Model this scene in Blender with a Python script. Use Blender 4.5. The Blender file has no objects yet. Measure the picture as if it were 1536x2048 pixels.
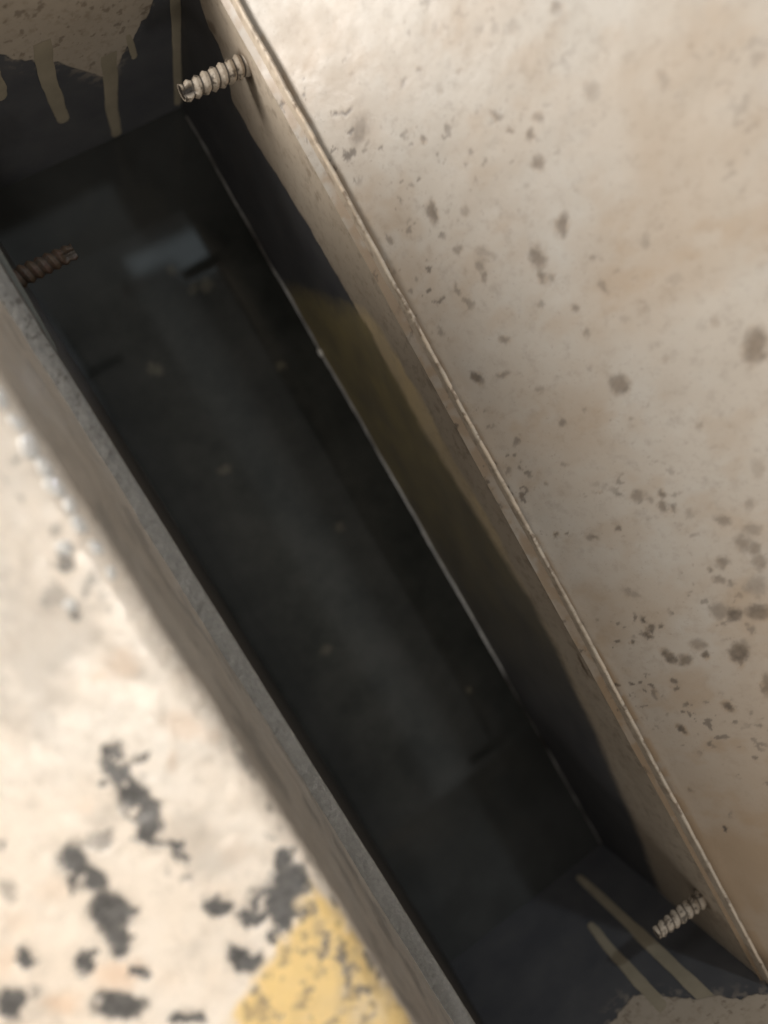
import bpy, bmesh, math
import numpy as np
from mathutils import Matrix, Vector

# ------------------------------------------------------------------ camera, world, lamps, exposure
scene = bpy.context.scene
# World frame: X across the slot, Y along the slot, Z up; metres; top rim of the channel is z = 0.
CAM_H = 0.150
cam_data = bpy.data.cameras.new("camera")
cam = bpy.data.objects.new("camera", cam_data)
scene.collection.objects.link(cam)
scene.camera = cam
RX = Vector((0.8326, -0.4939, 0.2506)); RY = Vector((0.5135, 0.8579, -0.0151)); RZ = Vector((-0.2076, 0.1413, 0.9680))
rot = Matrix((RX, RY, RZ)).transposed()        # columns: camera right, up, back
cam.matrix_world = Matrix.Translation((0, 0, CAM_H)) @ rot.to_4x4()
cam_data.sensor_width = 36.0
cam_data.lens = 1537.0 / 2048.0 * 36.0
cam_data.clip_start = 0.005
cam_data.clip_end = 20.0
cam_data.dof.use_dof = True
cam_data.dof.focus_distance = 0.165
cam_data.dof.aperture_fstop = 7.5

world = bpy.data.worlds.new("World")
scene.world = world
world.use_nodes = True
bg = world.node_tree.nodes["Background"]
bg.inputs[0].default_value = (1.0, 0.95, 0.88, 1)
bg.inputs[1].default_value = 0.32

def area_lamp(name, loc, target, size, size_y, power, color):
    d = bpy.data.lights.new(name, 'AREA')
    d.shape = 'RECTANGLE'; d.size = size; d.size_y = size_y
    d.energy = power; d.color = color
    o = bpy.data.objects.new(name, d)
    scene.collection.objects.link(o)
    o.location = loc
    o.rotation_euler = (Vector(target) - Vector(loc)).to_track_quat('-Z', 'Y').to_euler()
    return o

area_lamp("low_window_light", (-0.30, 0.29, 0.098), (0.12, 0.02, 0.07), 0.22, 0.20, 0.84, (1.0, 0.96, 0.91)).data.spread = math.radians(80)
area_lamp("overhead_fill", (-0.02, 0.34, 0.30), (0.03, 0.0, 0.0), 0.14, 0.14, 0.18, (0.97, 0.97, 1.0))  # unseen fill added overhead to lift the plate
area_lamp("plate_fill", (-0.06, -0.05, 0.36), (-0.06, -0.05, 0.04), 0.06, 0.10, 0.030, (1.0, 0.92, 0.82)).data.spread = math.radians(32)  # narrow unseen fill added to brighten the plate alone
area_lamp("floor_band_light", (0.079, -0.12, 0.40), (0.079, -0.12, 0.0), 0.044, 0.62, 0.028, (0.95, 1.0, 0.97))  # added so its mirror image draws the pale band on the floor
area_lamp("floor_patch_light", (0.105, 0.188, 0.40), (0.105, 0.188, 0.0), 0.08, 0.040, 0.019, (0.78, 0.93, 1.0))  # added for the bluish reflected patch at the band's end
area_lamp("end_wall_fill", (-0.06, -0.40, 0.35), (0.03, 0.09, -0.02), 0.03, 0.12, 0.42, (1.0, 0.97, 0.93))  # unseen fill added to brighten the painted end wall
area_lamp("glint_light", (0.18, 0.14, 0.33), (-0.012, 0.02, 0.04), 0.016, 0.016, 0.34, (0.82, 0.91, 1.0))  # extra lamp added for the glints on fold and beads

scene.view_settings.view_transform = 'Standard'
scene.view_settings.look = 'None'
scene.view_settings.gamma = 1.0
scene.view_settings.exposure = 0.0
scene.view_settings.use_curve_mapping = False

# ------------------------------------------------------------------ helpers
rng = np.random.default_rng(7)

def vnoise(x, y, seed):
    """smooth value noise, unit lattice"""
    r = np.random.default_rng(seed).random((128, 128))
    xi = np.floor(x).astype(int); yi = np.floor(y).astype(int)
    fx = x - xi; fy = y - yi
    fx = fx * fx * (3 - 2 * fx); fy = fy * fy * (3 - 2 * fy)
    g = lambda a, b: r[a % 128, b % 128]
    return (g(xi, yi) * (1 - fx) + g(xi + 1, yi) * fx) * (1 - fy) + (g(xi, yi + 1) * (1 - fx) + g(xi + 1, yi + 1) * fx) * fy

def fbm(x, y, scale, seed, octaves=4):
    v = 0; a = 0.5; t = 0
    for k in range(octaves):
        v = v + a * vnoise(x / scale, y / scale, seed + k); t += a; a *= 0.55; scale /= 2.03
    return v / t

def sstep(a, b, x):
    t = np.clip((x - a) / (b - a), 0, 1)
    return t * t * (3 - 2 * t)

def spot_mask(a, b, spots, soft=0.35, warp=0.5, seed=5, wscale=1.1):
    """union of elliptical spots with ragged rims, in surface millimetres"""
    wa = a + (fbm(a, b, wscale, seed) - 0.5) * 2 * warp
    wb = b + (fbm(a, b, wscale, seed + 20) - 0.5) * 2 * warp
    wa = wa + (fbm(a, b, wscale * 0.33, seed + 40, 3) - 0.5) * 0.9 * warp
    wb = wb + (fbm(a, b, wscale * 0.33, seed + 60, 3) - 0.5) * 0.9 * warp
    m = np.zeros_like(a)
    for (ca, cb, A, B, C, s) in spots:
        da = wa - ca; db = wb - cb
        q = np.sqrt(np.maximum(A * da * da + 2 * B * da * db + C * db * db, 0))
        k = sstep(1 + soft, 1 - soft, q)
        if s < 0:
            m = m * (1 - np.minimum(1, -s) * k)
        else:
            m = np.maximum(m, s * k)
    return m

def poly_dist(px, py, poly):
    """signed distance to a polygon, negative inside"""
    d = np.full(px.shape, 1e9); inside = np.zeros(px.shape, bool)
    n = len(poly)
    for i in range(n):
        x0, y0 = poly[i]; x1, y1 = poly[(i + 1) % n]
        ex, ey = x1 - x0, y1 - y0
        t = np.clip(((px - x0) * ex + (py - y0) * ey) / (ex * ex + ey * ey + 1e-12), 0, 1)
        d = np.minimum(d, np.hypot(px - x0 - t * ex, py - y0 - t * ey))
        c = ((y0 > py) != (y1 > py)) & (px < (x1 - x0) * (py - y0) / ((y1 - y0) + 1e-12) + x0)
        inside ^= c
    return np.where(inside, -d, d)

def grid_object(name, P, mat, parent=None, attrs=None, closed_u=False):
    """P: (n, m, 3) array of points -> one smooth mesh object"""
    n, m, _ = P.shape
    idx = np.arange(n * m).reshape(n, m)
    if closed_u:
        idx = np.vstack([idx, idx[:1]])
    f = np.stack([idx[:-1, :-1], idx[1:, :-1], idx[1:, 1:], idx[:-1, 1:]], -1).reshape(-1, 4)
    me = bpy.data.meshes.new(name)
    me.vertices.add(n * m); me.vertices.foreach_set("co", P.reshape(-1).astype(np.float32))
    me.loops.add(f.size); me.loops.foreach_set("vertex_index", f.reshape(-1).astype(np.int32))
    me.polygons.add(len(f))
    me.polygons.foreach_set("loop_start", np.arange(0, f.size, 4, dtype=np.int32))
    me.update(calc_edges=True); me.validate()
    me.polygons.foreach_set("use_smooth", np.ones(len(f), bool))
    for k, v in (attrs or {}).items():
        at = me.attributes.new(k, 'FLOAT', 'POINT')
        at.data.foreach_set("value", np.ascontiguousarray(v, dtype=np.float32).reshape(-1))
    me.materials.append(mat)
    o = bpy.data.objects.new(name, me)
    scene.collection.objects.link(o)
    if parent: o.parent = parent
    return o

def box_object(name, lo, hi, mat, parent=None, bevel=0.0003):
    bm = bmesh.new()
    bmesh.ops.create_cube(bm, size=1.0)
    lo = Vector(lo); hi = Vector(hi); s = hi - lo
    for v in bm.verts:
        v.co = Vector(((v.co.x + .5) * s.x + lo.x, (v.co.y + .5) * s.y + lo.y, (v.co.z + .5) * s.z + lo.z))
    if bevel: bmesh.ops.bevel(bm, geom=bm.edges[:], offset=bevel, segments=2, affect='EDGES')
    me = bpy.data.meshes.new(name); bm.to_mesh(me); bm.free()
    me.materials.append(mat)
    o = bpy.data.objects.new(name, me); scene.collection.objects.link(o)
    if parent: o.parent = parent
    return o

def thing(name, label, cat, loc=(0, 0, 0), group=None):
    o = bpy.data.objects.new(name, None); scene.collection.objects.link(o)
    o.empty_display_size = 0.01; o.location = loc
    o["label"] = label; o["category"] = cat
    if group: o["group"] = group
    return o

def tag(o, label, cat, group=None):
    o["label"] = label; o["category"] = cat
    if group: o["group"] = group

# ------------------------------------------------------------------ materials
class NT:
    def __init__(self, name):
        self.m = bpy.data.materials.new(name); self.m.use_nodes = True
        self.t = self.m.node_tree; self.b = self.t.nodes["Principled BSDF"]
        self.co = self.t.nodes.new("ShaderNodeTexCoord").outputs["Object"]
    def n(self, kind): return self.t.nodes.new(kind)
    def link(self, a, b): self.t.links.new(a, b)
    def attr(self, name):
        x = self.n("ShaderNodeAttribute"); x.attribute_name = name; return x.outputs["Fac"]
    def noise(self, scale, detail=4, rough=0.55, lo=0.3, hi=0.7, stretch=None):
        x = self.n("ShaderNodeTexNoise"); x.inputs["Scale"].default_value = scale
        x.inputs["Detail"].default_value = detail; x.inputs["Roughness"].default_value = rough
        if stretch:
            mp = self.n("ShaderNodeMapping"); mp.inputs["Scale"].default_value = stretch
            self.link(self.co, mp.inputs[0]); self.link(mp.outputs[0], x.inputs["Vector"])
        else: self.link(self.co, x.inputs["Vector"])
        r = self.n("ShaderNodeMapRange"); r.inputs[1].default_value = lo; r.inputs[2].default_value = hi
        self.link(x.outputs["Fac"], r.inputs[0]); return r.outputs[0]
    def mix(self, fac, a, b, amount=1.0):
        x = self.n("ShaderNodeMix"); x.data_type = 'RGBA'
        if amount != 1.0:
            mm = self.n("ShaderNodeMath"); mm.operation = 'MULTIPLY'; mm.inputs[1].default_value = amount
            if hasattr(fac, 'links'): self.link(fac, mm.inputs[0])
            else: mm.inputs[0].default_value = fac
            fac = mm.outputs[0]
        if hasattr(fac, 'links'): self.link(fac, x.inputs["Factor"])
        else: x.inputs["Factor"].default_value = fac
        for k, s in (("A", a), ("B", b)):
            sock = [i for i in x.inputs if i.name == k and i.type == 'RGBA'][0]
            if hasattr(s, 'links'): self.link(s, sock)
            else: sock.default_value = (*s, 1)
        return [o for o in x.outputs if o.type == 'RGBA'][0]
    def mixf(self, fac, a, b):
        r = self.n("ShaderNodeMapRange"); r.inputs[3].default_value = a; r.inputs[4].default_value = b
        self.link(fac, r.inputs[0]); return r.outputs[0]
    def mul(self, a, b):
        mm = self.n("ShaderNodeMath"); mm.operation = 'MULTIPLY'
        for i, s in enumerate((a, b)):
            if hasattr(s, 'links'): self.link(s, mm.inputs[i])
            else: mm.inputs[i].default_value = s
        return mm.outputs[0]
    def bump(self, h, strength, dist=0.0002, prev=None):
        x = self.n("ShaderNodeBump"); x.inputs["Strength"].default_value = strength; x.inputs["Distance"].default_value = dist
        self.link(h, x.inputs["Height"])
        if prev: self.link(prev, x.inputs["Normal"])
        return x.outputs[0]
    def done(self, col, rough, normal=None, spec=0.5, metal=0.0):
        for sock, v in (("Base Color", col), ("Roughness", rough), ("Metallic", metal), ("Specular IOR Level", spec)):
            s = self.b.inputs[sock]
            if hasattr(v, 'links'): self.link(v, s)
            elif isinstance(v, tuple): s.default_value = (*v, 1)
            else: s.default_value = v
        if normal: self.link(normal, self.b.inputs["Normal"])
        return self.m

def paint_mat(name, base, warm, cool, rough=0.42, spec=0.45, chipcol=(0.060, 0.047, 0.036), peel=0.25, stain_shade_col=(0.30, 0.21, 0.13)):
    t = NT(name)
    c = t.mix(t.noise(28, 4, 0.6), base, warm, 0.8)
    c = t.mix(t.noise(60, 5, 0.6, 0.45, 0.7), c, cool, 0.6)
    c = t.mix(t.noise(420, 5, 0.65, 0.52, 0.75), c, tuple(v * 0.62 for v in warm), 0.45)
    c = t.mix(t.noise(1500, 3, 0.6, 0.62, 0.72), c, tuple(v * 0.35 for v in base), 0.35)
    c = t.mix(t.attr("yellow"), c, (0.68, 0.47, 0.17), 0.9)
    c = t.mix(t.attr("stain_shade"), c, stain_shade_col, 1.0)
    c = t.mix(t.attr("orange"), c, (0.60, 0.40, 0.26), 0.6)
    cc = t.mix(t.noise(900, 4), chipcol, tuple(v * 2.0 for v in chipcol))
    c = t.mix(t.attr("chip"), c, cc)
    n = t.bump(t.noise(700, 3, 0.5, 0.2, 0.8), peel, 0.00012)
    n = t.bump(t.noise(2600, 3, 0.6, 0.2, 0.8), peel * 0.6, 0.00005, n)
    r = t.mixf(t.noise(160, 4), rough - 0.08, rough + 0.12)
    mr = t.n("ShaderNodeMix"); mr.data_type = 'FLOAT'
    t.link(t.attr("wet"), mr.inputs[0]); t.link(r, mr.inputs[2]); mr.inputs[3].default_value = 0.06
    r = mr.outputs[0]
    return t.done(c, r, n, spec)

M_RIGHT = paint_mat("speckled_beige_paint", (0.40, 0.355, 0.30), (0.355, 0.30, 0.243), (0.41, 0.385, 0.345))
M_LEFT = paint_mat("pale_beige_paint", (0.71, 0.625, 0.53), (0.67, 0.56, 0.45), (0.73, 0.68, 0.61), rough=0.36, chipcol=(0.060, 0.056, 0.052), stain_shade_col=(0.215, 0.185, 0.153))

def wall_mat():
    t = NT("wall_paint_over_black_primer")
    blk = t.mix(t.noise(90, 4), (0.082, 0.082, 0.088), (0.115, 0.113, 0.113))
    blk = t.mix(t.noise(1300, 3, 0.6, 0.62, 0.8), blk, (0.09, 0.085, 0.08), 0.5)
    pnt = t.mix(t.noise(40, 4), (0.52, 0.44, 0.345), (0.44, 0.365, 0.28))
    pnt = t.mix(t.noise(500, 4, 0.6, 0.5, 0.75), pnt, (0.24, 0.17, 0.11), 0.5)
    c = t.mix(t.attr("paint"), blk, pnt)
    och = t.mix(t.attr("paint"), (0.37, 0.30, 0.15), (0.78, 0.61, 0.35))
    c = t.mix(t.attr("ochre_light"), c, och, 0.85)
    c = t.mix(t.attr("wear"), c, (0.56, 0.44, 0.32), 0.7)
    c = t.mix(t.attr("chip"), c, (0.10, 0.06, 0.035), 0.9)
    r = t.mixf(t.attr("paint"), 0.55, 0.5)
    n = t.bump(t.noise(900, 4, 0.55, 0.2, 0.8), 0.3, 0.0001)
    return t.done(c, r, n, 0.4)
M_WALL = wall_mat()

def floor_mat():
    t = NT("glossy_black_enamel")
    c = t.mix(t.noise(55, 6, 0.65, 0.35, 0.65), (0.015, 0.016, 0.014), (0.032, 0.032, 0.028))
    c = t.mix(t.noise(260, 5, 0.7, 0.66, 0.8), c, (0.06, 0.055, 0.045), 0.45)
    c = t.mix(t.attr("stain_shade"), c, (0.13, 0.115, 0.08), 0.8)
    c = t.mix(t.attr("dust"), c, (0.072, 0.072, 0.068), 0.95)
    r = t.mixf(t.noise(70, 5, 0.65), 0.045, 0.085)
    n = t.bump(t.noise(60, 3, 0.5, 0.2, 0.8), 0.003, 0.0006)
    return t.done(c, r, n, 0.22)
M_FLOOR = floor_mat()

def simple(name, a, b, scale, rough, spec=0.5, metal=0.0, bump=0.3, dist=0.0001, c3=None):
    t = NT(name)
    c = t.mix(t.noise(scale, 5, 0.6), a, b)
    if c3: c = t.mix(t.noise(scale * 3.3, 4, 0.6, 0.56, 0.68), c, c3, 0.8)
    c = t.mix(t.attr("chip"), c, (0.04, 0.03, 0.022))
    n = t.bump(t.noise(scale * 2.3, 4, 0.6, 0.2, 0.8), bump, dist)
    return t.done(c, rough, n, spec, metal)
M_DRIP = simple("run_beige_paint", (0.42, 0.355, 0.255), (0.34, 0.29, 0.205), 160, 0.45)
M_EDGE = simple("bare_grey_cut_edge", (0.125, 0.118, 0.106), (0.170, 0.160, 0.143), 1100, 0.5, 0.4, 0.0, 0.4, 0.00015, c3=(0.10, 0.09, 0.076))
M_SCREW = simple("beige_painted_screw", (0.50, 0.425, 0.335), (0.41, 0.335, 0.255), 900, 0.48, 0.4, 0.0, 0.5, 0.0001, c3=(0.26, 0.19, 0.13))
M_RUST = simple("rusty_screw_steel", (0.045, 0.022, 0.015), (0.05, 0.034, 0.018), 700, 0.6, 0.4, 0.0, 0.5, 0.0001)
M_DROP = simple("dark_wet_bead", (0.035, 0.034, 0.033), (0.06, 0.056, 0.05), 500, 0.05, 0.8, 0.0, 0.0)
M_WATER = simple("wet_film_on_paint", (0.55, 0.52, 0.48), (0.46, 0.44, 0.41), 300, 0.03, 1.0, 0.0, 0.0)
M_CLEAR = simple("white_paint_crumb", (0.75, 0.72, 0.66), (0.6, 0.57, 0.5), 800, 0.3)

# ------------------------------------------------------------------ measured marks (surface millimetres)
RIGHT_SPOTS = [(44.03, 8.89, 0.2955, -0.0889, 0.1923, 0.6), (43.42, 7.65, 0.6639, 0.0499, 0.5851, 0.7), (45.25, 20.52, 2.734, -1.2836, 2.45, 0.6), (45.33, 24.88, 5.6633, 1.3181, 5.1534, 0.7), (40.63, 30.95, 4.0846, 0.9159, 3.9119, 0.5), (38.11, 49.33, 1.0343, 0.2612, 1.168, 0.7), (40.23, 42.15, 0.9387, 0.0244, 1.2034, 0.4), (24.64, 48.54, 0.4892, -0.0826, 0.7705, 0.45), (31.03, 32.84, 1.3205, 1.2629, 2.5431, 0.8), (26.28, 39.16, 1.3594, -0.0043, 1.6848, 0.7), (27.19, 34.24, 2.7848, 0.7498, 2.4585, 0.8), (24.63, 36.94, 1.6204, -0.0583, 2.016, 0.8), (35.11, 19.27, 5.1607, 0.9319, 4.4818, 1), (19.99, 35.61, 0.6373, -0.08, 0.8421, 0.8), (23.79, 14.01, 0.3592, -0.2769, 1.0223, 0.9), (20.48, 19.95, 1.1617, -0.953, 2.1609, 0.4), (23.99, 24.5, 5.1721, 0.7364, 4.714, 0.6), (8.6, 34.67, 0.5734, -0.3725, 0.6859, 0.9), (6.15, 28.22, 0.2455, -0.0754, 0.4863, 0.85), (2.68, 27.19, 0.4914, -0.0987, 1.3988, 0.8), (1.63, 28.87, 2.6961, -0.2176, 3.0842, 0.6), (11.89, 19.86, 0.9991, 0.8104, 1.1386, 0.45), (10.49, 17.74, 1.0209, -0.3063, 1.3222, 0.6), (15.19, 15.06, 1.6553, 0.4003, 1.1469, 0.6), (8.29, 17.15, 2.0793, -1.6532, 2.4198, 0.6), (9.3, 11.08, 0.8783, -1.1983, 5.177, 0.6), (-4.07, 36.25, 0.4483, 0.1062, 2.088, 0.6), (-5.36, 30.11, 1.4315, 0.1502, 1.261, 0.7), (-9.97, 29.9, 1.7676, 0.1661, 1.5399, 0.6), (-1.71, 24.47, 3.241, 0.1114, 3.0432, 0.6), (-1.0, 45.72, 0.5861, -0.1694, 0.9749, 0.55), (0.86, 36.57, 3.4472, 0.6019, 3.0305, 0.6), (-25.03, 54.09, 0.1756, -0.0952, 0.3003, 1), (-21.33, 30.95, 0.316, -0.0136, 0.3261, 0.9), (-8.06, 5.74, 0.4755, 0.2796, 1.1659, 1), (-9.95, 11.08, 2.5903, 0.5985, 0.6175, 0.6), (19.52, 58.53, 0.3722, -0.0177, 1.454, 0.4), (-4.05, 15.06, 1.7416, 1.0616, 1.7511, 0.6), (-23.58, 6.61, 1.5549, -0.2769, 1.5506, 0.7), (-23.79, 17.13, 1.6823, -0.2976, 1.8301, 0.7), (-28.3, 2.18, 1.9563, -0.4215, 1.9599, 0.6), (24.51, 3.15, 0.5649, -0.1348, 3.2033, 0.7), (-42.81, 24.4, 0.6521, -0.0146, 0.5462, 0.7), (-44.45, 26.01, 2.525, 0.1398, 1.7875, 0.5), (-44.11, 28.62, 1.3344, -0.33, 1.681, 0.8), (-46.44, 27.73, 0.8695, -0.2056, 1.0636, 0.8), (-47.56, 29.22, 1.6879, -0.4685, 2.2102, 0.7), (-45.46, 46.01, 0.3536, -0.1841, 0.7151, 0.3), (-34.23, 40.65, 1.5294, -0.306, 2.0743, 0.5), (-52.84, 36.65, 0.8426, 0.4056, 0.6665, 0.7), (-56.31, 40.24, 0.6703, 0.0356, 0.4972, 0.6), (-58.2, 37.89, 0.3617, -0.066, 0.559, 0.7), (-59.87, 39.57, 0.5754, -0.2043, 0.8912, 0.7), (-60.87, 32.98, 0.6534, 0.0276, 0.7235, 0.7), (-61.5, 30.38, 1.9825, -0.4287, 2.2898, 0.7), (-64.21, 30.65, 1.4582, 0.3777, 0.9565, 0.6), (-65.45, 32.44, 3.4967, 0.007, 2.5114, 0.6), (-62.89, 39.13, 0.3997, -0.2638, 0.8665, 0.6), (-67.37, 36.44, 0.2868, -0.0247, 0.2634, 0.45), (-70.66, 28.24, 0.3779, -0.0304, 0.3095, 0.55), (-72.06, 30.28, 0.4527, -0.0703, 0.4436, 0.9), (-72.61, 34.64, 0.4221, 0.0359, 0.2138, 0.9), (-76.17, 32.11, 0.911, -0.5532, 1.7585, 0.6), (-80.3, 28.04, 0.2333, -0.0917, 0.3301, 0.9), (-82.64, 27.34, 1.2315, -0.6826, 2.1439, 0.7), (-88.6, 29.73, 0.3548, -0.4044, 1.0838, 0.7), (-76.75, 21.19, 0.6358, 0.1153, 0.3951, 0.5), (-79.52, 21.51, 1.7349, -0.5062, 1.9846, 0.9), (-79.55, 17.07, 0.5373, -0.0255, 0.543, 0.7), (-77.98, 14.22, 0.3651, 0.1712, 1.046, 0.9), (-70.68, 13.56, 1.0829, -0.3862, 1.3273, 0.9), (-68.35, 13.22, 1.8365, -0.6996, 2.3375, 0.9), (-72.07, 12.22, 2.2803, 0.6443, 1.1144, 0.9), (-70.82, 15.91, 3.1434, -0.3772, 2.5345, 0.7), (-67.66, 11.64, 2.2976, -0.4634, 5.0022, 0.7), (-47.89, 11.89, 2.1377, 1.1011, 1.3708, 0.7), (-44.74, 4.65, 3.4047, -0.5155, 3.018, 0.8), (-45.64, 7.2, 9.6042, -1.4835, 8.708, 0.8), (-47.97, 17.48, 3.7016, -0.5988, 3.6706, 0.8), (-61.95, 13.29, 1.177, 0.7903, 0.9407, 0.4), (-72.94, 8.29, 4.5496, -0.4732, 3.2691, 0.8), (-83.79, 12.52, 2.182, -0.6686, 2.3578, 0.8), (-85.62, 12.12, 3.1135, -0.9764, 3.3774, 0.7), (-86.02, 7.31, 0.5745, -0.5269, 3.0754, 0.6), (-92.09, 20.58, 0.5449, 0.2822, 1.3112, 1), (-95.58, 9.12, 0.7811, 0.5803, 2.0407, 0.9), (-122.7, 6.6, 1.841, -0.7751, 4.4674, 1), (-33.61, 8.24, 3.6365, -0.3884, 3.2107, 0.6), (-34.29, 1.95, 3.3667, 1.8585, 6.7264, 0.7), (-39.32, 17.72, 10.247, -3.042, 2.8329, 0.6), (-49.4, 31.76, 0.8293, -0.3714, 1.3658, 0.4), (-51.61, 42.03, 1.0421, -0.0279, 0.9927, 0.4), (-77.17, 22.35, 2.1109, -0.0329, 1.2843, 0.5), (-100.57, 13.61, 1.6821, 1.2574, 2.4154, 0.4), (-104.7, -3.81, 2.0735, 1.6404, 3.846, 0.5), (-111.29, 3.81, 1.9217, 1.3674, 4.9282, 0.4), (15.02, 4.13, 2.2398, -0.386, 4.9211, 0.6), (4.02, 3.72, 1.3023, -0.3113, 3.088, 0.5), (29.18, 9.48, 2.0352, -1.0956, 9.5506, 0.6), (-11.24, 37.0, 1.8141, 0.3047, 1.4888, 0.35), (-9.07, 47.33, 0.9149, 0.1363, 0.8886, 0.3), (-18.2, 50.21, 1.0933, -0.3305, 1.8958, 0.4), (-20.83, 40.06, 1.5269, -0.0494, 1.7052, 0.3), (-16.59, 27.23, 2.8414, 0.4815, 1.9979, 0.4), (-15.84, 16.63, 2.754, 1.1078, 2.6437, 0.5), (-31.65, 13.88, 2.7885, 0.618, 2.5684, 0.5), (-23.12, 22.81, 6.109, 0.6126, 4.4858, 0.5), (40.12, 26.35, 2.5554, -0.1063, 2.9381, 0.4), (43.4, 37.14, 2.4698, 0.6148, 2.4973, 0.35), (48.38, 30.41, 2.0701, -0.4968, 2.8442, 0.4)]
LEFT_CHIPS = [(-24.81, -25.94, 0.669, -0.0151, 0.8075, 1), (-27.26, -26.97, 0.2325, -0.0241, 0.3021, 1), (-27.09, -23.76, 1.3957, 0.1092, 1.5571, 1), (-30.34, -26.82, 0.1878, 0.0075, 0.2214, 1), (-33.73, -26.62, 0.1999, 0.0202, 0.2277, 1), (-36.34, -27.51, 0.2578, -0.0183, 0.3389, 1), (-39.2, -27.42, 0.7884, 0.1842, 0.8287, 1), (-40.5, -25.69, 1.7117, 0.7681, 1.464, 1), (-42.2, -26.16, 1.3078, -0.2767, 1.9185, 1), (-34.28, -37.51, 0.1981, -0.0048, 0.2566, 1), (-36.44, -39.23, 1.0489, -0.6573, 1.937, 1), (-38.27, -36.87, 0.1641, -0.0252, 0.5274, 1), (-43.57, -37.86, 0.1073, 0.004, 0.1386, 1), (-47.62, -39.19, 0.2552, -0.0513, 0.3885, 1), (-45.24, -35.76, 1.0528, 0.1778, 1.2398, 1), (-51.09, -15.2, 0.4308, 0.1243, 0.4393, 1), (-55.11, -15.87, 0.1032, -0.0058, 0.1807, 1), (-55.73, -19.19, 0.1236, 0.0318, 0.1348, 1), (-56.08, -22.79, 0.3701, 0.13, 0.3796, 1), (-59.07, -19.71, 0.307, 0.0167, 0.3963, 1), (-60.28, -21.9, 1.0165, 0.0541, 1.3279, 1), (-51.69, -25.65, 0.2849, 0.0786, 0.3072, 1), (-50.38, -27.44, 2.019, 1.2009, 1.61, 1), (-58.59, -27.64, 0.4773, -0.0471, 0.6918, 1), (-60.99, -26.68, 0.2411, 0.0831, 0.2602, 1), (-42.15, -49.04, 0.2915, -0.1345, 0.8912, 1), (-46.47, -54.15, 0.1778, -0.0238, 0.2689, 1), (-55.2, -43.52, 0.1979, 0.1036, 0.1935, 1), (-52.94, -39.04, 0.7763, -0.2782, 1.3037, 1), (-47.04, -44.31, 0.3308, -0.0598, 0.5025, 1), (-46.72, -42.82, 1.2573, -0.4515, 0.8491, 1), (-62.72, -37.15, 0.5598, 0.3598, 0.5017, 1), (-33.93, -33.39, 1.0209, 0.0466, 0.3589, 0.6), (-27.2, -43.57, 1.8284, -1.247, 3.422, 0.8), (-32.69, -46.26, 0.6726, -0.2397, 1.0825, 0.4), (-33.36, -34.79, 1.2236, 0.411, 1.1676, 0.5), (-47.36, -14.2, 3.5494, 0.1417, 4.3457, 0.6), (-45.51, -27.54, 3.2548, 0.914, 3.4038, 0.5), (-46.89, -50.64, 1.4195, 0.624, 1.4612, 0.5), (-42.88, -28.94, 5.531, 0.0432, 7.0864, 0.5), (-29.42, -26.72, 5.951, 2.0964, 5.2398, -1.2), (-33.43, -27.7, 2.7379, 0.3338, 3.073, -1.2), (-25.88, -26.14, 3.8193, 0.482, 4.0929, -1), (-55.18, -20.56, 1.4985, -0.7241, 2.6236, -0.8), (-60.43, -25.38, 1.6997, -0.3025, 1.9374, -0.9), (-59.37, -21.36, 2.9723, 0.9398, 3.1793, -0.7), (15.9, -15.33, 1.5383, -0.2476, 1.7339, 0.6), (1.13, -17.49, 0.5705, -0.1867, 0.7826, 0.9), (4.88, -16.32, 1.7229, -1.4057, 3.2213, 0.4), (-2.52, -21.21, 0.347, -0.0336, 0.4019, 0.45), (-6.0, -20.76, 0.8423, -0.15, 1.058, 0.85), (-3.48, -16.45, 2.9103, -1.329, 1.5141, 0.5), (10.57, -17.69, 4.1351, -0.8682, 4.9971, 0.4), (-7.17, -16.44, 2.9139, -0.4656, 3.5907, 0.3), (13.6, -17.78, 2.3517, -1.2022, 3.5725, 0.3), (-5.34, -16.16, 1.446, -0.5825, 2.1305, 0.3)]
LEFT_ORANGE = [(-51.56, -41.33, 0.1698, 0.0593, 0.1845, 1), (-50.22, -48.81, 0.2912, 0.1086, 0.3193, 0.9), (-15.08, -18.56, 0.2108, 0.0215, 0.2134, 0.55), (-26.74, -16.53, 0.149, 0.0669, 0.2796, 0.6), (-40.32, -51.27, 0.4512, -0.4721, 1.0092, 0.6), (-30.27, -20.02, 0.6792, -0.5388, 1.3255, 0.5), (-14.77, -21.88, 1.4185, 0.1859, 1.4077, 0.9), (-28.7, -32.42, 0.7927, -0.2175, 1.174, 0.5), (-29.98, -14.77, 0.5428, 0.1373, 0.5057, 0.35), (-46.63, -20.02, 0.1456, 0.0043, 0.182, 0.25), (-36.09, -41.59, 0.3078, 0.1047, 0.3072, 0.35), (-37.1, -47.25, 0.2202, 0.0333, 0.263, 0.35), (-56.34, -37.46, 0.1478, 0.0029, 0.2031, 0.2)]
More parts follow.
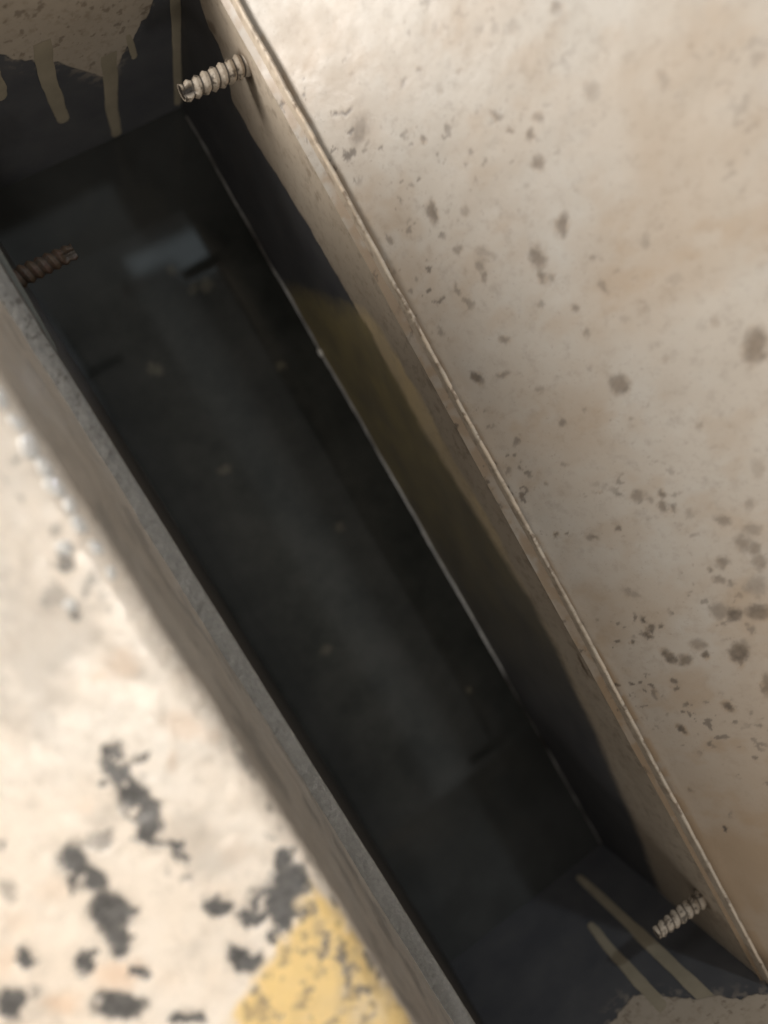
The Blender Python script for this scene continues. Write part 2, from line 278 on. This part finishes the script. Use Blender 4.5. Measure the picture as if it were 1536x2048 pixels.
LEFT_RUST = [(-60.11, -16.37, 0.5645, -0.1892, 0.5498, 1), (-63.4, -16.34, 0.5275, 0.0358, 0.68, 1), (-65.71, -16.2, 0.4116, -0.178, 0.715, 1), (-66.04, -18.16, 0.8757, 1.1064, 1.9856, 1), (-68.59, -15.37, 0.461, -0.2132, 0.817, 1), (-71.68, -15.68, 0.4799, -0.1879, 0.8273, 1), (-74.36, -16.5, 0.6161, 0.1416, 0.7451, 1), (-75.85, -15.06, 1.7442, 1.091, 1.5274, 1), (-64.76, -19.4, 2.4316, 0.16, 3.1841, 1), (-63.64, -21.45, 2.9091, 0.948, 3.162, 0.6), (-67.04, -27.88, 0.3214, 0.2137, 2.5766, 0.8), (-69.96, -27.68, 2.1209, 2.4013, 4.8995, 0.7), (-70.02, -22.03, 2.2891, 0.6531, 0.9128, 0.6), (-70.98, -24.84, 2.0256, 0.7988, 2.2071, 0.4), (-59.1, -16.27, 1.0133, 0.4069, 0.9828, 1), (-69.52, -18.97, 1.3572, 2.0124, 5.3142, 0.4)]
YELLOW_POLY = [(-55.0, -13.93), (-56.59, -13.28), (-61.16, -12.98), (-71.13, -12.26), (-85.17, -11.61), (-92.4, -11.55), (-69.13, -38.19), (-67.4, -32.42), (-65.24, -28.74), (-63.18, -25.33), (-61.2, -22.45), (-61.24, -19.03), (-58.64, -18.22), (-57.83, -16.51), (-58.53, -14.94), (-56.79, -14.4)]
WALL_PAINT = [(88.93, -18.28), (85.72, -22.02), (80.49, -22.86), (76.95, -26.85), (74.5, -33.42), (66.08, -34.15), (57.41, -31.93), (44.04, -30.51), (30.59, -29.09), (17.06, -27.66), (-0.19, -28.5), (-16.82, -27.43), (-30.88, -25.95), (-47.65, -21.47), (-61.69, -19.99), (-77.7, -20.34), (-92.09, -23.77), (-105.0, -25.37), (-127.02, -31.71), (-144.39, -35.84), (-162.4, -42.99), (-171.74, -45.51), (-178.95, -40.79)]
TOP_PATCH = [(15.11, -21.86), (17.37, -26.23), (21.21, -29.54), (23.83, -31.02), (26.27, -32.56), (29.31, -37.81), (33.05, -42.68), (34.94, -45.19), (37.75, -47.28), (39.75, -44.31), (42.44, -38.8), (44.55, -36.21), (46.77, -30.96), (48.72, -29.43), (50.14, -25.01)]
TOP_DRIPS = [[(23.84, -27.93), (23.09, -39.57), (23.14, -49.97), (23.46, -58.36)], [(37.9, -41.9), (37.05, -50.21), (36.42, -64.81), (36.43, -73.86)], [(57.7, -19.44), (57.84, -29.59), (58.02, -47.32), (58.24, -71.66)], [(13.03, -24.06), (12.34, -29.36), (11.61, -37.84)], [(43.44, -37.46), (43.89, -41.88), (44.03, -43.68)]]
BOT_PATCH = [(13.61, -20.03), (21.66, -21.87), (26.15, -22.86), (30.84, -23.54), (33.93, -20.97), (36.63, -16.97), (41.17, -11.72), (46.08, -7.83), (48.95, -3.93), (54.18, -0.05)]
BOT_DRIPS = [[(43.31, -8.37), (43.69, -26.84), (43.55, -45.8), (42.89, -73.52)], [(33.99, -18.88), (34.51, -35.75), (35.16, -53.73)]]

# ------------------------------------------------------------------ channel: the dark open trough
XR = 0.0568; XL = -0.0057; ZF = -0.078; Y1 = 0.0965; Y0 = -0.167
WT = 0.0009                                    # thickness of the long wall's sheet
channel = thing("steel_channel", "deep black steel channel with beige overspray and paint runs on its walls", "channel", (0.025, -0.035, ZF))
def under(o, parent):
    o.parent = parent
    o.matrix_parent_inverse = Matrix.Translation(parent.location).inverted()
    return o

# floor
ny, nx = 500, 140
yy, xx = np.meshgrid(np.linspace(Y0 - 0.002, Y1 + 0.002, ny), np.linspace(XL - 0.003, XR + 0.0008, nx), indexing='ij')
FL_SPOTS = [(36.0, 12.0, .4, .05, .3, .5), (2.0, 14.0, .5, 0, .35, .5), (-30, 35, .8, 0, .5, .4), (58, 30.5, .5, .1, .6, .6), (50, 37, .35, 0, .3, .7), (50.5, 33, .5, 0, .5, .5), (20, 44, .9, 0, .7, .7), (-96, 44, 1.2, 0, 1.2, .8), (-60, 12, .5, 0, .4, .4)]
a, b = yy * 1000, xx * 1000
st = spot_mask(a, b, FL_SPOTS, 0.8, 1.0, 31, 2.0)
zz = ZF + (fbm(a, b, 45, 44, 1) - 0.5) * 0.0002
dust = np.clip(np.maximum(sstep(-95, -165, a), sstep(50, 95, a) * 0.8) + sstep(10, -6, b) * 0.2, 0, 1) * (0.6 + 0.6 * fbm(a, b, 9, 47))
floor = under(grid_object("channel_floor", np.stack([xx, yy, zz], -1), M_FLOOR, None, {"stain_shade": st, "dust": np.clip(dust, 0, 1)}), channel)

# long wall on the panel side: inner face, worn rolled rim, outer face
wy = np.linspace(Y0 - 0.0125, Y1 + 0.06, 1300)
prof = []                                       # (dx outward from inner face, z)
for z in np.linspace(ZF - 0.001, -0.0008, 150): prof.append((0.0, z))
for k in range(1, 12):
    th = math.pi * k / 12
    prof.append((WT / 2 - math.cos(th) * WT / 2, -0.0006 + math.sin(th) * 0.0006))
for z in np.linspace(-0.0008, -0.02, 10): prof.append((WT, z))
prof = np.array(prof)
W_y, W_k = np.meshgrid(wy, np.arange(len(prof)), indexing='ij')
dx = prof[W_k, 0]; zz = prof[W_k, 1].copy()
ya = W_y * 1000; za = zz * 1000
rim = sstep(-1.2, -0.3, za)
wob = (fbm(ya, ya * 0, 9.0, 60) - 0.5) * 0.9 + (fbm(ya, ya * 0, 1.6, 61, 3) - 0.5) * 0.45
zz = zz + rim * wob * 0.0004
pts = sorted(WALL_PAINT)
py = np.array([p[0] for p in pts]); pz = np.array([p[1] for p in pts])
py = np.concatenate([py, [110, 160]]); pz = np.concatenate([pz, [-16, -16]])
line = np.interp(ya, py, pz) + (fbm(ya, za, 7, 62) - 0.5) * 3.0 + (fbm(ya, za, 1.2, 63) - 0.5) * 1.1
softw = 0.5 + 3.5 * sstep(40, -20, ya)
paint = sstep(-softw, softw * 0.5, za - line)
paint = np.maximum(paint, (dx > WT * 0.6) * 1.0)
chip = sstep(0.60, 0.70, fbm(ya, za, 2.2, 65)) * sstep(-30, -4, za) * 0.35 * paint
chip = np.maximum(chip, spot_mask(ya, za, [(-78, -10, .12, -.1, 2.2, .9), (-125, -20, .5, 0, 3, .4), (84, -20, .4, .2, .5, .6), (60, -12, 1.2, 0, 2, .4), (71.2, -13.8, .11, 0, .11, .95), (-149, -14.2, .14, 0, .14, .9)], 0.4, 0.5, 66))
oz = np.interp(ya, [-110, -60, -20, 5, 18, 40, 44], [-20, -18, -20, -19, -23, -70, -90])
ochre_light = sstep(-1.5, 1.5, oz - za + (fbm(ya, za, 6, 74) - 0.5) * 4) * sstep(43, 34, ya + (za + 75) * 0.42 + (fbm(ya, za, 3, 76) - 0.5) * 5) * sstep(-120, 35, ya) * (0.45 + 1.0 * fbm(ya, za, 9, 75, 5))  # pool of warm light on the wall, painted in as ochre colour
rimz = sstep(-0.62, -0.3, za) * (dx < WT * 0.98)
wear = rimz * sstep(0.30, 0.62, fbm(ya, dx * 1000, 3.0, 67)) * (0.35 + 0.65 * sstep(0.4, 0.6, fbm(ya, ya * 0, 16, 72, 3)))
chip = np.maximum(chip, rimz * sstep(0.62, 0.72, fbm(ya, dx * 1000, 1.9, 68)) * 0.7)
inx = (fbm(ya, za, 25, 69) - 0.5) * 0.0006 + paint * (-0.00012) + (fbm(ya, za, 0.8, 70, 2) - 0.5) * 0.00006
wob_x = (np.interp(ya, [-180, -120, -40, 40, 80, 160], [-0.6, 0.1, 0.5, 0.45, 0.05, 0.0])) * 0.001
bulge = rimz * (fbm(ya, ya * 0 + 3, 4.5, 71, 4) - 0.5) * 0.0004
Pw = np.stack([XR + dx + inx + wob_x * sstep(-70, 0, za) + bulge, W_y, zz], -1)
under(grid_object("side_wall", Pw, M_WALL, None, {"paint": paint, "chip": chip, "wear": wear, "ochre_light": ochre_light}), channel)

# end walls: black with oversprayed beige upper part
def end_wall(y, sgn, patch, seed):
    X, Z = np.meshgrid(np.linspace(XL - 0.004, XR + 0.0008, 260), np.linspace(ZF - 0.002, 0.012 if sgn < 0 else 0.0, 320), indexing='ij')
    a, b = X * 1000, Z * 1000
    px = np.array([p[0] for p in patch]); pz = np.array([p[1] for p in patch])
    o = np.argsort(px); px, pz = px[o], pz[o]
    if sgn > 0:                                   # drops away to the right of the last point
        line = np.interp(a, np.concatenate([[-20, 0], px, [px[-1] + 1.0]]), np.concatenate([[-20, -20], pz, [5]]))
    else:
        line = np.interp(a, np.concatenate([[-20], px, [60]]), np.concatenate([[-16], pz, [0]]))
    line = line + (fbm(a, b, 4, seed) - 0.5) * 2.4 + (fbm(a, b, 0.9, seed + 1) - 0.5) * 1.2
    paint = sstep(-0.25, 0.25, b - line)
    # pale fringe where thin overspray dried beyond the edge
    thin = sstep(-7, 0, b - line) * sstep(0.50, 0.62, fbm(a, b, 1.8, seed + 2)) * 0.35
    chip = sstep(0.66, 0.72, fbm(a, b, 1.5, seed + 5)) * 0.5 * paint
    yv = y - sgn * (paint * 0.00025 + (fbm(a, b, 20, seed + 7) - 0.5) * 0.0005)
    P = np.stack([X, yv, Z], -1)
    return under(grid_object("end_wall", P, M_WALL, None, {"paint": np.maximum(paint, thin), "chip": chip, "wear": paint * 0}), channel)
ew_top = end_wall(Y1, 1, TOP_PATCH, 80)
ew_bot = end_wall(Y0, -1, BOT_PATCH, 90)

def drip(path, width, y, sgn, seed, parent_wall):
    """a run of paint: a flattened rounded ridge that thickens to a blunt toe"""
    path = np.array(path) / 1000.0
    path[0, 1] += 0.004
    n = 60; t = np.linspace(0, 1, n); tt = np.linspace(0, 1, len(path))
    cx = np.interp(t, tt, path[:, 0]); cz = np.interp(t, tt, path[:, 1])
    cx = cx + (fbm(t * 40, t * 0, 12, seed, 2) - 0.5) * 0.0007
    w = np.interp(t, [0, 0.25, 0.5, 0.9, 1], width) / 1000 / 2 * (0.95 if sgn > 0 else 0.8)
    w = w * (1 + (fbm(t * 40, t * 0 + 9, 7, seed + 1, 3) - 0.5) * 0.55)
    L = abs(cz[-1] - cz[0])
    s = np.clip((1 - t) * L / (w[-1] + 1e-6), 0, 1); w = w * np.sqrt(np.clip(1 - (1 - s) ** 2, 0, 1)) + 1e-6
    h = 0.00028 * (0.12 + 1.1 * t ** 0.7) * np.minimum(1, w / 0.0006)
    ph = np.linspace(0, math.pi, 13)
    X = cx[:, None] - np.cos(ph)[None] * w[:, None]
    Yv = y - sgn * (0.00016 + np.sin(ph)[None] * h[:, None]) + np.zeros_like(X)
    Z = np.repeat(cz[:, None], 13, 1)
    return under(grid_object("paint_drip", np.stack([X, Yv, Z], -1), M_DRIP), channel)
for k, (pth, wd) in enumerate([(TOP_DRIPS[0], (4.4, 4.3, 4.0, 3.9, 3.4)), (TOP_DRIPS[1][:3] + [(36.4, -77.5)], (4.6, 4.4, 3.9, 3.2, 2.8)),
                               ([(55.2, -10), (55.2, -30), (55.3, -47), (55.4, -76)], (2.6, 2.6, 2.6, 2.5, 2.3)),
                               (TOP_DRIPS[3], (4, 4, 3.6, 3.4, 3)), (TOP_DRIPS[4], (2, 1.8, 1.8, 1.6, 1.4))]):
    drip(pth, wd, Y1, 1, 100 + 3 * k, ew_top)
for k, (pth, wd) in enumerate([(BOT_DRIPS[0], (4.6, 4.6, 4.2, 3.6, 3.0)), (BOT_DRIPS[1], (4.2, 4.2, 3.6, 3.0, 2.4))]):
    drip(pth, wd, Y0, -1, 130 + 3 * k, ew_bot)

# welded bead along the foot of the side wall
by = np.linspace(Y0 + 0.001, Y1 - 0.003, 900)
ph = np.linspace(0, 2 * math.pi, 12, endpoint=False)
yb = by * 1000
br = 0.00034 * (0.75 + 0.6 * fbm(yb, yb * 0, 4, 140, 3)) * (0.5 + 0.5 * sstep(-112, -98, yb) + 0.5 * sstep(-118, -128, yb))
bx = XR - 0.0004 + (fbm(yb, yb * 0 + 5, 12, 141, 3) - 0.5) * 0.0007
bz = ZF + 0.0007
Pb = np.stack([bx[None] + np.cos(ph)[:, None] * br[None], np.repeat(by[None], 12, 0), bz + np.sin(ph)[:, None] * br[None]], -1)
bch = np.interp(yb, [-167, -130, -124, -100, -95, -30, -20, 38, 44, 97], [0.55, 0.6, 0.97, 0.97, 0.1, 0.0, 0.45, 0.4, 0.75, 0.7])  # pale and dark stretches set along the bead
bead_tone = np.repeat(np.clip(bch + (fbm(yb, yb * 0 + 2, 7, 143, 3) - 0.5) * 0.9, 0, 1)[None], 12, 0)
M_BEAD = simple("grey_weld", (0.5, 0.5, 0.49), (0.66, 0.63, 0.58), 600, 0.35, 0.6, 0.0, 0.4)
under(grid_object("weld_bead", Pb, M_BEAD, None, {"chip": bead_tone}, closed_u=True), channel)  # chip attribute here carries the bead's pale and dark stretches

# near wall of the channel with its thick grey cut edge, and the thin strip riveted behind it
def cut_edge_wall():
    ys = np.linspace(-0.20, 0.12, 900)
    pr = []
    for x in np.linspace(-0.0125, -0.0061, 26): pr.append((x, 0.0))
    for k in range(1, 6):
        th = math.pi / 2 * k / 6; pr.append((-0.0061 + math.sin(th) * 0.0004, -0.0004 + math.cos(th) * 0.0004))
    for z in np.linspace(-0.0006, ZF, 40): pr.append((XL, z))
    pr = np.array(pr)
    Yg, K = np.meshgrid(ys, np.arange(len(pr)), indexing='ij')
    a = Yg * 1000; b = K * 0.26
    top = K < 31
    z = pr[K, 1] + top * ((fbm(a, b, 2.0, 150) - 0.5) * 0.00035 + (fbm(a, b, 0.5, 151, 2) - 0.5) * 0.0002)
    x = pr[K, 0] + (fbm(a, b, 30, 152) - 0.5) * 0.0004
    chip = sstep(0.62, 0.72, fbm(a, b, 1.1, 153)) * sstep(-10, 40, a) * top * 0.7
    chip = np.maximum(chip, (~top) * 0.75)
    return under(grid_object("cut_edge_wall", np.stack([x, Yg, z], -1), M_EDGE, None, {"chip": chip}), channel)
cut_edge_wall()
M_STRIP = simple("dull_olive_strip", (0.06, 0.06, 0.05), (0.09, 0.088, 0.07), 200, 0.5)
bm = bmesh.new()
vs = [(-0.0062, 0.034), (-0.0054, 0.0369), (-0.0049, 0.046), (-0.0046, 0.058), (-0.0046, 0.075), (-0.0062, 0.075)]
lo = [bm.verts.new((x, y, -0.0068)) for x, y in vs]; hi = [bm.verts.new((x, y, -0.0050)) for x, y in vs]
bm.faces.new(hi); bm.faces.new(lo[::-1])
for i in range(len(vs)): bm.faces.new((lo[i], lo[(i + 1) % 6], hi[(i + 1) % 6], hi[i]))
bmesh.ops.recalc_face_normals(bm, faces=bm.faces[:])
me = bpy.data.meshes.new("backing_strip"); bm.to_mesh(me); bm.free(); me.materials.append(M_STRIP)
o = bpy.data.objects.new("backing_strip", me); scene.collection.objects.link(o); under(o, channel)

# ------------------------------------------------------------------ the inclined speckled panel beyond the channel
AL = math.radians(50); XB = 0.0582; ZB = -0.001
panel = thing("speckled_panel", "large beige painted panel with dark specks rising from the channel rim", "panel", (0.09, 0.0, 0.03))
Yp, Rp = np.meshgrid(np.linspace(-0.21, 0.125, 1000), np.linspace(-0.004, 0.115, 370), indexing='ij')
a, b = Yp * 1000, Rp * 1000
chip = spot_mask(a, b, RIGHT_SPOTS, 0.5, 0.85, 200, 1.2) * (0.55 + 0.5 * fbm(a, b, 1.6, 207) + 0.2 * sstep(-30, -70, a))
near = sstep(45, 5, b)
fine = sstep(0.67, 0.73, fbm(a, b * 0.8, 1.5, 210)) * sstep(0.5, 0.66, fbm(a, b, 14, 211)) * (0.25 + 0.5 * near)
chip = np.maximum(chip * (0.75 + 0.25 * near), fine)
stain_shade = sstep(0.46, 0.75, fbm(a, b, 22, 220)) * 0.35 + sstep(0.5, 0.8, fbm(a, b * 0.7, 6, 221)) * 0.25
stain_shade = np.maximum(stain_shade, sstep(1.6, 0.0, b) * 0.7 * sstep(0.35, 0.6, fbm(a, b, 5, 222)))
stain_shade = np.maximum(stain_shade, spot_mask(a, b, RIGHT_SPOTS, 0.8, 0.9, 205, 0.9) * 0.5)
low_shade = sstep(-40, -140, a)
stain_shade = np.clip(stain_shade + low_shade * 0.70, 0, 0.9)  # browner towards the low end: shade fall-off painted into the colour
h = (fbm(a, b, 40, 230) - 0.5) * 0.0012 + (fbm(a, b, 3.0, 231) - 0.5) * 0.00007 - chip * 0.00005
nx_, nz_ = -math.sin(AL), math.cos(AL)
Pp = np.stack([XB + Rp * math.cos(AL) + h * nx_, Yp, ZB + Rp * math.sin(AL) + h * nz_], -1)
under(grid_object("panel_face", Pp, M_RIGHT, None, {"chip": chip, "stain_shade": stain_shade, "yellow": chip * 0, "orange": chip * 0, "wet": chip * 0}), panel)
# back of the sheet
off = 0.0016
Pq = np.stack([XB + 0.0004 + Rp[::40, ::20] * math.cos(AL) - off * nx_, Yp[::40, ::20], ZB + Rp[::40, ::20] * math.sin(AL) - off * nz_ - 0.0008], -1)
under(grid_object("panel_back", Pq[:, ::-1], M_WALL), panel)

# ------------------------------------------------------------------ the near plate with its folded flange
plate = thing("chipped_plate", "bright cream plate with charcoal paint chips and a folded shaded flange", "plate", (-0.04, -0.03, 0.04))
ZT = 0.04
prof = []
R = 0.0032
for x in np.linspace(-0.085, -0.0118 - R - 0.0002, 300): prof.append((x, ZT, 0))
for k in range(0, 15):
    th = math.pi / 2 * k / 14 * 0.97
    prof.append((-0.0118 - R + math.sin(th) * R, ZT - R + math.cos(th) * R, 1))
xs, zs = prof[-1][0], prof[-1][1]
for k in range(1, 71):
    f = k / 70
    prof.append((xs + (-0.0091 - xs) * f ** 1.3, zs + (0.0006 - zs) * f, 2))
prof = np.array(prof)
arc = np.concatenate([[0], np.cumsum(np.hypot(np.diff(prof[:, 0]), np.diff(prof[:, 1])))]) * 1000
yl = np.linspace(-0.135, 0.085, 800)
Yl, K = np.meshgrid(yl, np.arange(len(prof)), indexing='ij')
a = Yl * 1000; x0 = prof[K, 0]; z0 = prof[K, 1]; s = arc[K]
b = np.where(prof[K, 2] == 0, x0 * 1000, s - arc[299] + prof[299, 0] * 1000)
zone = prof[K, 2]
flat = (b < -11.5)
chip = spot_mask(a, b, LEFT_CHIPS, 0.22, 1.5, 300, 2.0) * flat
yd = poly_dist(a + (fbm(a, b, 3, 310) - 0.5) * 4.5, b + (fbm(a, b, 3, 311) - 0.5) * 4.5, YELLOW_POLY)
yellow = sstep(1.6, -1.4, yd) * (b < -11.3)
rust = spot_mask(a, b, LEFT_RUST, 0.3, 1.3, 320, 1.2) * flat
curl = rust * (0.35 + 0.65 * sstep(0.40, 0.55, fbm(a, b, 1.0, 330)))
orange = spot_mask(a, b, LEFT_ORANGE, 0.6, 1.2, 340, 2.0) * flat
stain_shade = sstep(0.52, 0.75, fbm(a, b, 8, 350)) * 0.30 * flat
stain_shade = np.maximum(stain_shade, curl * 0.55)
stain_shade = np.maximum(stain_shade, spot_mask(a, b, LEFT_CHIPS, 0.7, 1.5, 305, 1.0) * 0.45 * flat)
stain_shade = np.maximum(stain_shade, (zone > 0.5) * sstep(-13.8, -11.0, b) * (0.34 + 0.3 * fbm(a * 0.15, b, 3.0, 352)))  # flange darkened: its shade is mixed into the colour
fl = sstep(0.60, 0.68, fbm(a * 0.5, b, 5, 353)) * 0.35 * (zone > 1.5)
chip = np.maximum(chip, np.maximum(curl * 0.75, fl))
chip = np.maximum(chip, sstep(0.56, 0.66, fbm(a, b, 2.0, 354)) * np.exp(-((b + 12.0) / 1.1) ** 2) * sstep(-10, -45, a) * 0.8)
chip = np.maximum(chip, yellow * sstep(0.62, 0.70, fbm(a, b, 1.7, 356)) * 0.45)
wet = np.exp(-((b + 13.0) / 2.6) ** 2) * sstep(-22, 4, a) + 0.15 * flat
wet = np.clip(wet, 0, 1)
up = sstep(-30, 10, a)
chip = chip * (1 - 0.2 * up)
h = (fbm(a, b, 30, 360) - 0.5) * 0.0010 + (fbm(a, b, 4, 361) - 0.5) * 0.0004 + (fbm(a, b, 1.3, 362, 2) - 0.5) * 0.00012
h = h - chip * 0.00018 * flat + curl * 0.0005 * (fbm(a, b, 0.9, 363) - 0.2)
# ripples rolled into the fold
fold = np.exp(-((b + 12.6) / 1.6) ** 2)
h = h + fold * ((fbm(a, b * 0.2, 2.2, 364, 2) - 0.5) * 0.0008 + (fbm(a, b, 0.9, 366, 2) - 0.5) * 0.0005)
dxp = np.gradient(prof[:, 0]); dzp = np.gradient(prof[:, 1]); ln = np.hypot(dxp, dzp)
nxp, nzp = -dzp / ln, dxp / ln
bend = (fbm(a, b * 0, 60, 365) - 0.5) * 0.0012 * (zone < 1.5)
Pl = np.stack([x0 + nxp[K] * h + bend, Yl, z0 + nzp[K] * h], -1)
under(grid_object("folded_sheet", Pl, M_LEFT, None, {"chip": chip, "stain_shade": stain_shade, "yellow": yellow, "orange": orange, "wet": wet}), plate)

# ------------------------------------------------------------------ screws
def make_screw(name, label, base, length, r0, r1, pitch, mat, notch_ang, seed, tilt=(0, 0, 0), flip=1, notch=0.0032):
    root = thing(name, label, "screw", base, "screws poking into the channel")
    nl, na = 260, 72
    u = np.linspace(-0.0025, length, nl); th = np.linspace(0, 2 * math.pi, na, endpoint=False)
    T, U = np.meshgrid(th, u, indexing='ij')
    f = np.clip(U / length, 0, 1)
    rm = r0 + (r1 - r0) * f ** 1.6
    t = (U / pitch - T / (2 * math.pi)) % 1.0
    tri = 1 - np.abs(2 * t - 1)
    pr = tri ** 0.8
    rr = rm * (0.72 + 0.28 * pr)
    rr = rr * (1 + (vnoise(U * 1500, T * 3, seed) - 0.5) * 0.06)
    # cutting flute at the tip
    dth = np.abs((T - notch_ang + math.pi) % (2 * math.pi) - math.pi)
    nt = sstep(length - notch, length - notch * 0.6, U) * sstep(0.75, 0.45, dth)
    rr = rr * (1 - 0.55 * nt)
    groove = sstep(0.30, 0.10, tri)
    chip = np.clip(np.maximum(groove * 0.85, nt), 0, 1)
    dirt = sstep(0.58, 0.72, fbm(U * 1000, T * 2, 1.2, seed + 3)) * 0.8
    chip = np.maximum(chip, dirt)
    P = np.stack([-flip * U, rr * np.cos(T), rr * np.sin(T)], -1)
    sh = grid_object("threaded_shank", P, mat, root, {"chip": chip}, closed_u=True)
    # blunt cupped end
    k = np.linspace(1, 0, 9)
    re = rr[:, -1]
    E = np.stack([np.stack([np.full(na, -flip * (length - 0.0003 * (1 - s_) ** 0.7)), re * s_ * np.cos(th), re * s_ * np.sin(th)], -1) for s_ in k], 1)
    ce = np.repeat(sstep(1.0, 0.75, k)[None], na, 0)
    grid_object("cupped_tip", E, mat, root, {"chip": ce}, closed_u=True)
    root.rotation_euler = tilt
    return root
make_screw("screw", "larger sharply focused beige screw beside the vertical paint run, thread ridges crisp", (XR, 0.0716, -0.0135), 0.0148, 0.00245, 0.0019, 0.00196, M_SCREW, 2.0, 400, (0, 0.02, 0.02))
make_screw("screw", "smaller beige screw near the two long slanting paint runs", (XR - 0.0002, -0.1487, -0.0140), 0.0150, 0.0022, 0.0017, 0.0020, M_SCREW, 4.4, 410, (0.8, -0.02, -0.02), notch=0.0026)
make_screw("screw", "rusty reddish screw sticking out of the grey cut edge into the dark", (XL - 0.001, 0.0545, -0.0175), 0.0140, 0.0022, 0.0017, 0.0019, M_RUST, 2.2, 420, (0, 0, 0), flip=-1)

# ------------------------------------------------------------------ small loose things
def blob(name, loc, r, mat, label, cat, group, seed, squash=0.55, stretch=(1, 1)):
    bm = bmesh.new(); bmesh.ops.create_icosphere(bm, subdivisions=3, radius=1.0)
    rr = np.random.default_rng(seed); ph = rr.random(6) * 6.28
    for v in bm.verts:
        k = 1 + 0.10 * math.sin(3 * v.co.x + ph[0]) * math.sin(2.5 * v.co.y + ph[1])
        v.co = Vector((v.co.x * r * k * stretch[0], v.co.y * r * k * stretch[1], v.co.z * r * squash))
    for f in bm.faces: f.smooth = True
    me = bpy.data.meshes.new(name); bm.to_mesh(me); bm.free(); me.materials.append(mat)
    o = bpy.data.objects.new(name, me); scene.collection.objects.link(o); o.location = loc
    tag(o, label, cat, group); return o
blob("wet_bead", (-0.01665, 0.0024, 0.0401), 0.00105, M_WATER, "upper of two glinting wet beads over dark chips on the cream plate", "bead", "wet beads on the cream plate", 1, 0.42, (1, 1.15))
blob("wet_bead", (-0.01995, -0.0045, 0.0401), 0.00095, M_WATER, "lower of two glinting wet beads over dark chips on the cream plate", "bead", "wet beads on the cream plate", 2, 0.42, (1, 1.1))
blob("paint_crumb", (XR - 0.0008, 0.0178, ZF + 0.0012), 0.0009, M_CLEAR, "tiny white paint crumb caught on the weld line at the channel foot", "crumb", None, 3, 0.9, (0.8, 1.5))

for k, (yd_, xd_, rd_) in enumerate([(23.5, -13.4, 1.3), (19.6, -13.2, 1.0), (16.2, -13.5, 1.5), (12.9, -13.3, 1.2), (10.1, -13.5, 1.4), (7.0, -13.2, 1.0), (4.2, -13.5, 1.1), (0.4, -13.3, 0.9), (-3.5, -13.4, 0.8)]):  # bumps added along the wet fold to catch glints
    o = blob("glint_bump", (xd_ / 1000, yd_ / 1000, 0.0400), rd_ / 1000, M_WATER, ("first", "second", "third", "fourth", "fifth", "sixth", "seventh", "eighth", "ninth")[k] + " wet bump added for its glint along the cream plate's fold, counted from the upper left", "bump", "wet glint bumps along the fold", 20 + k, 0.42, (0.8, 1.3))
    o.rotation_euler = (0, 0.22, 0.3 * math.sin(k * 2.1))
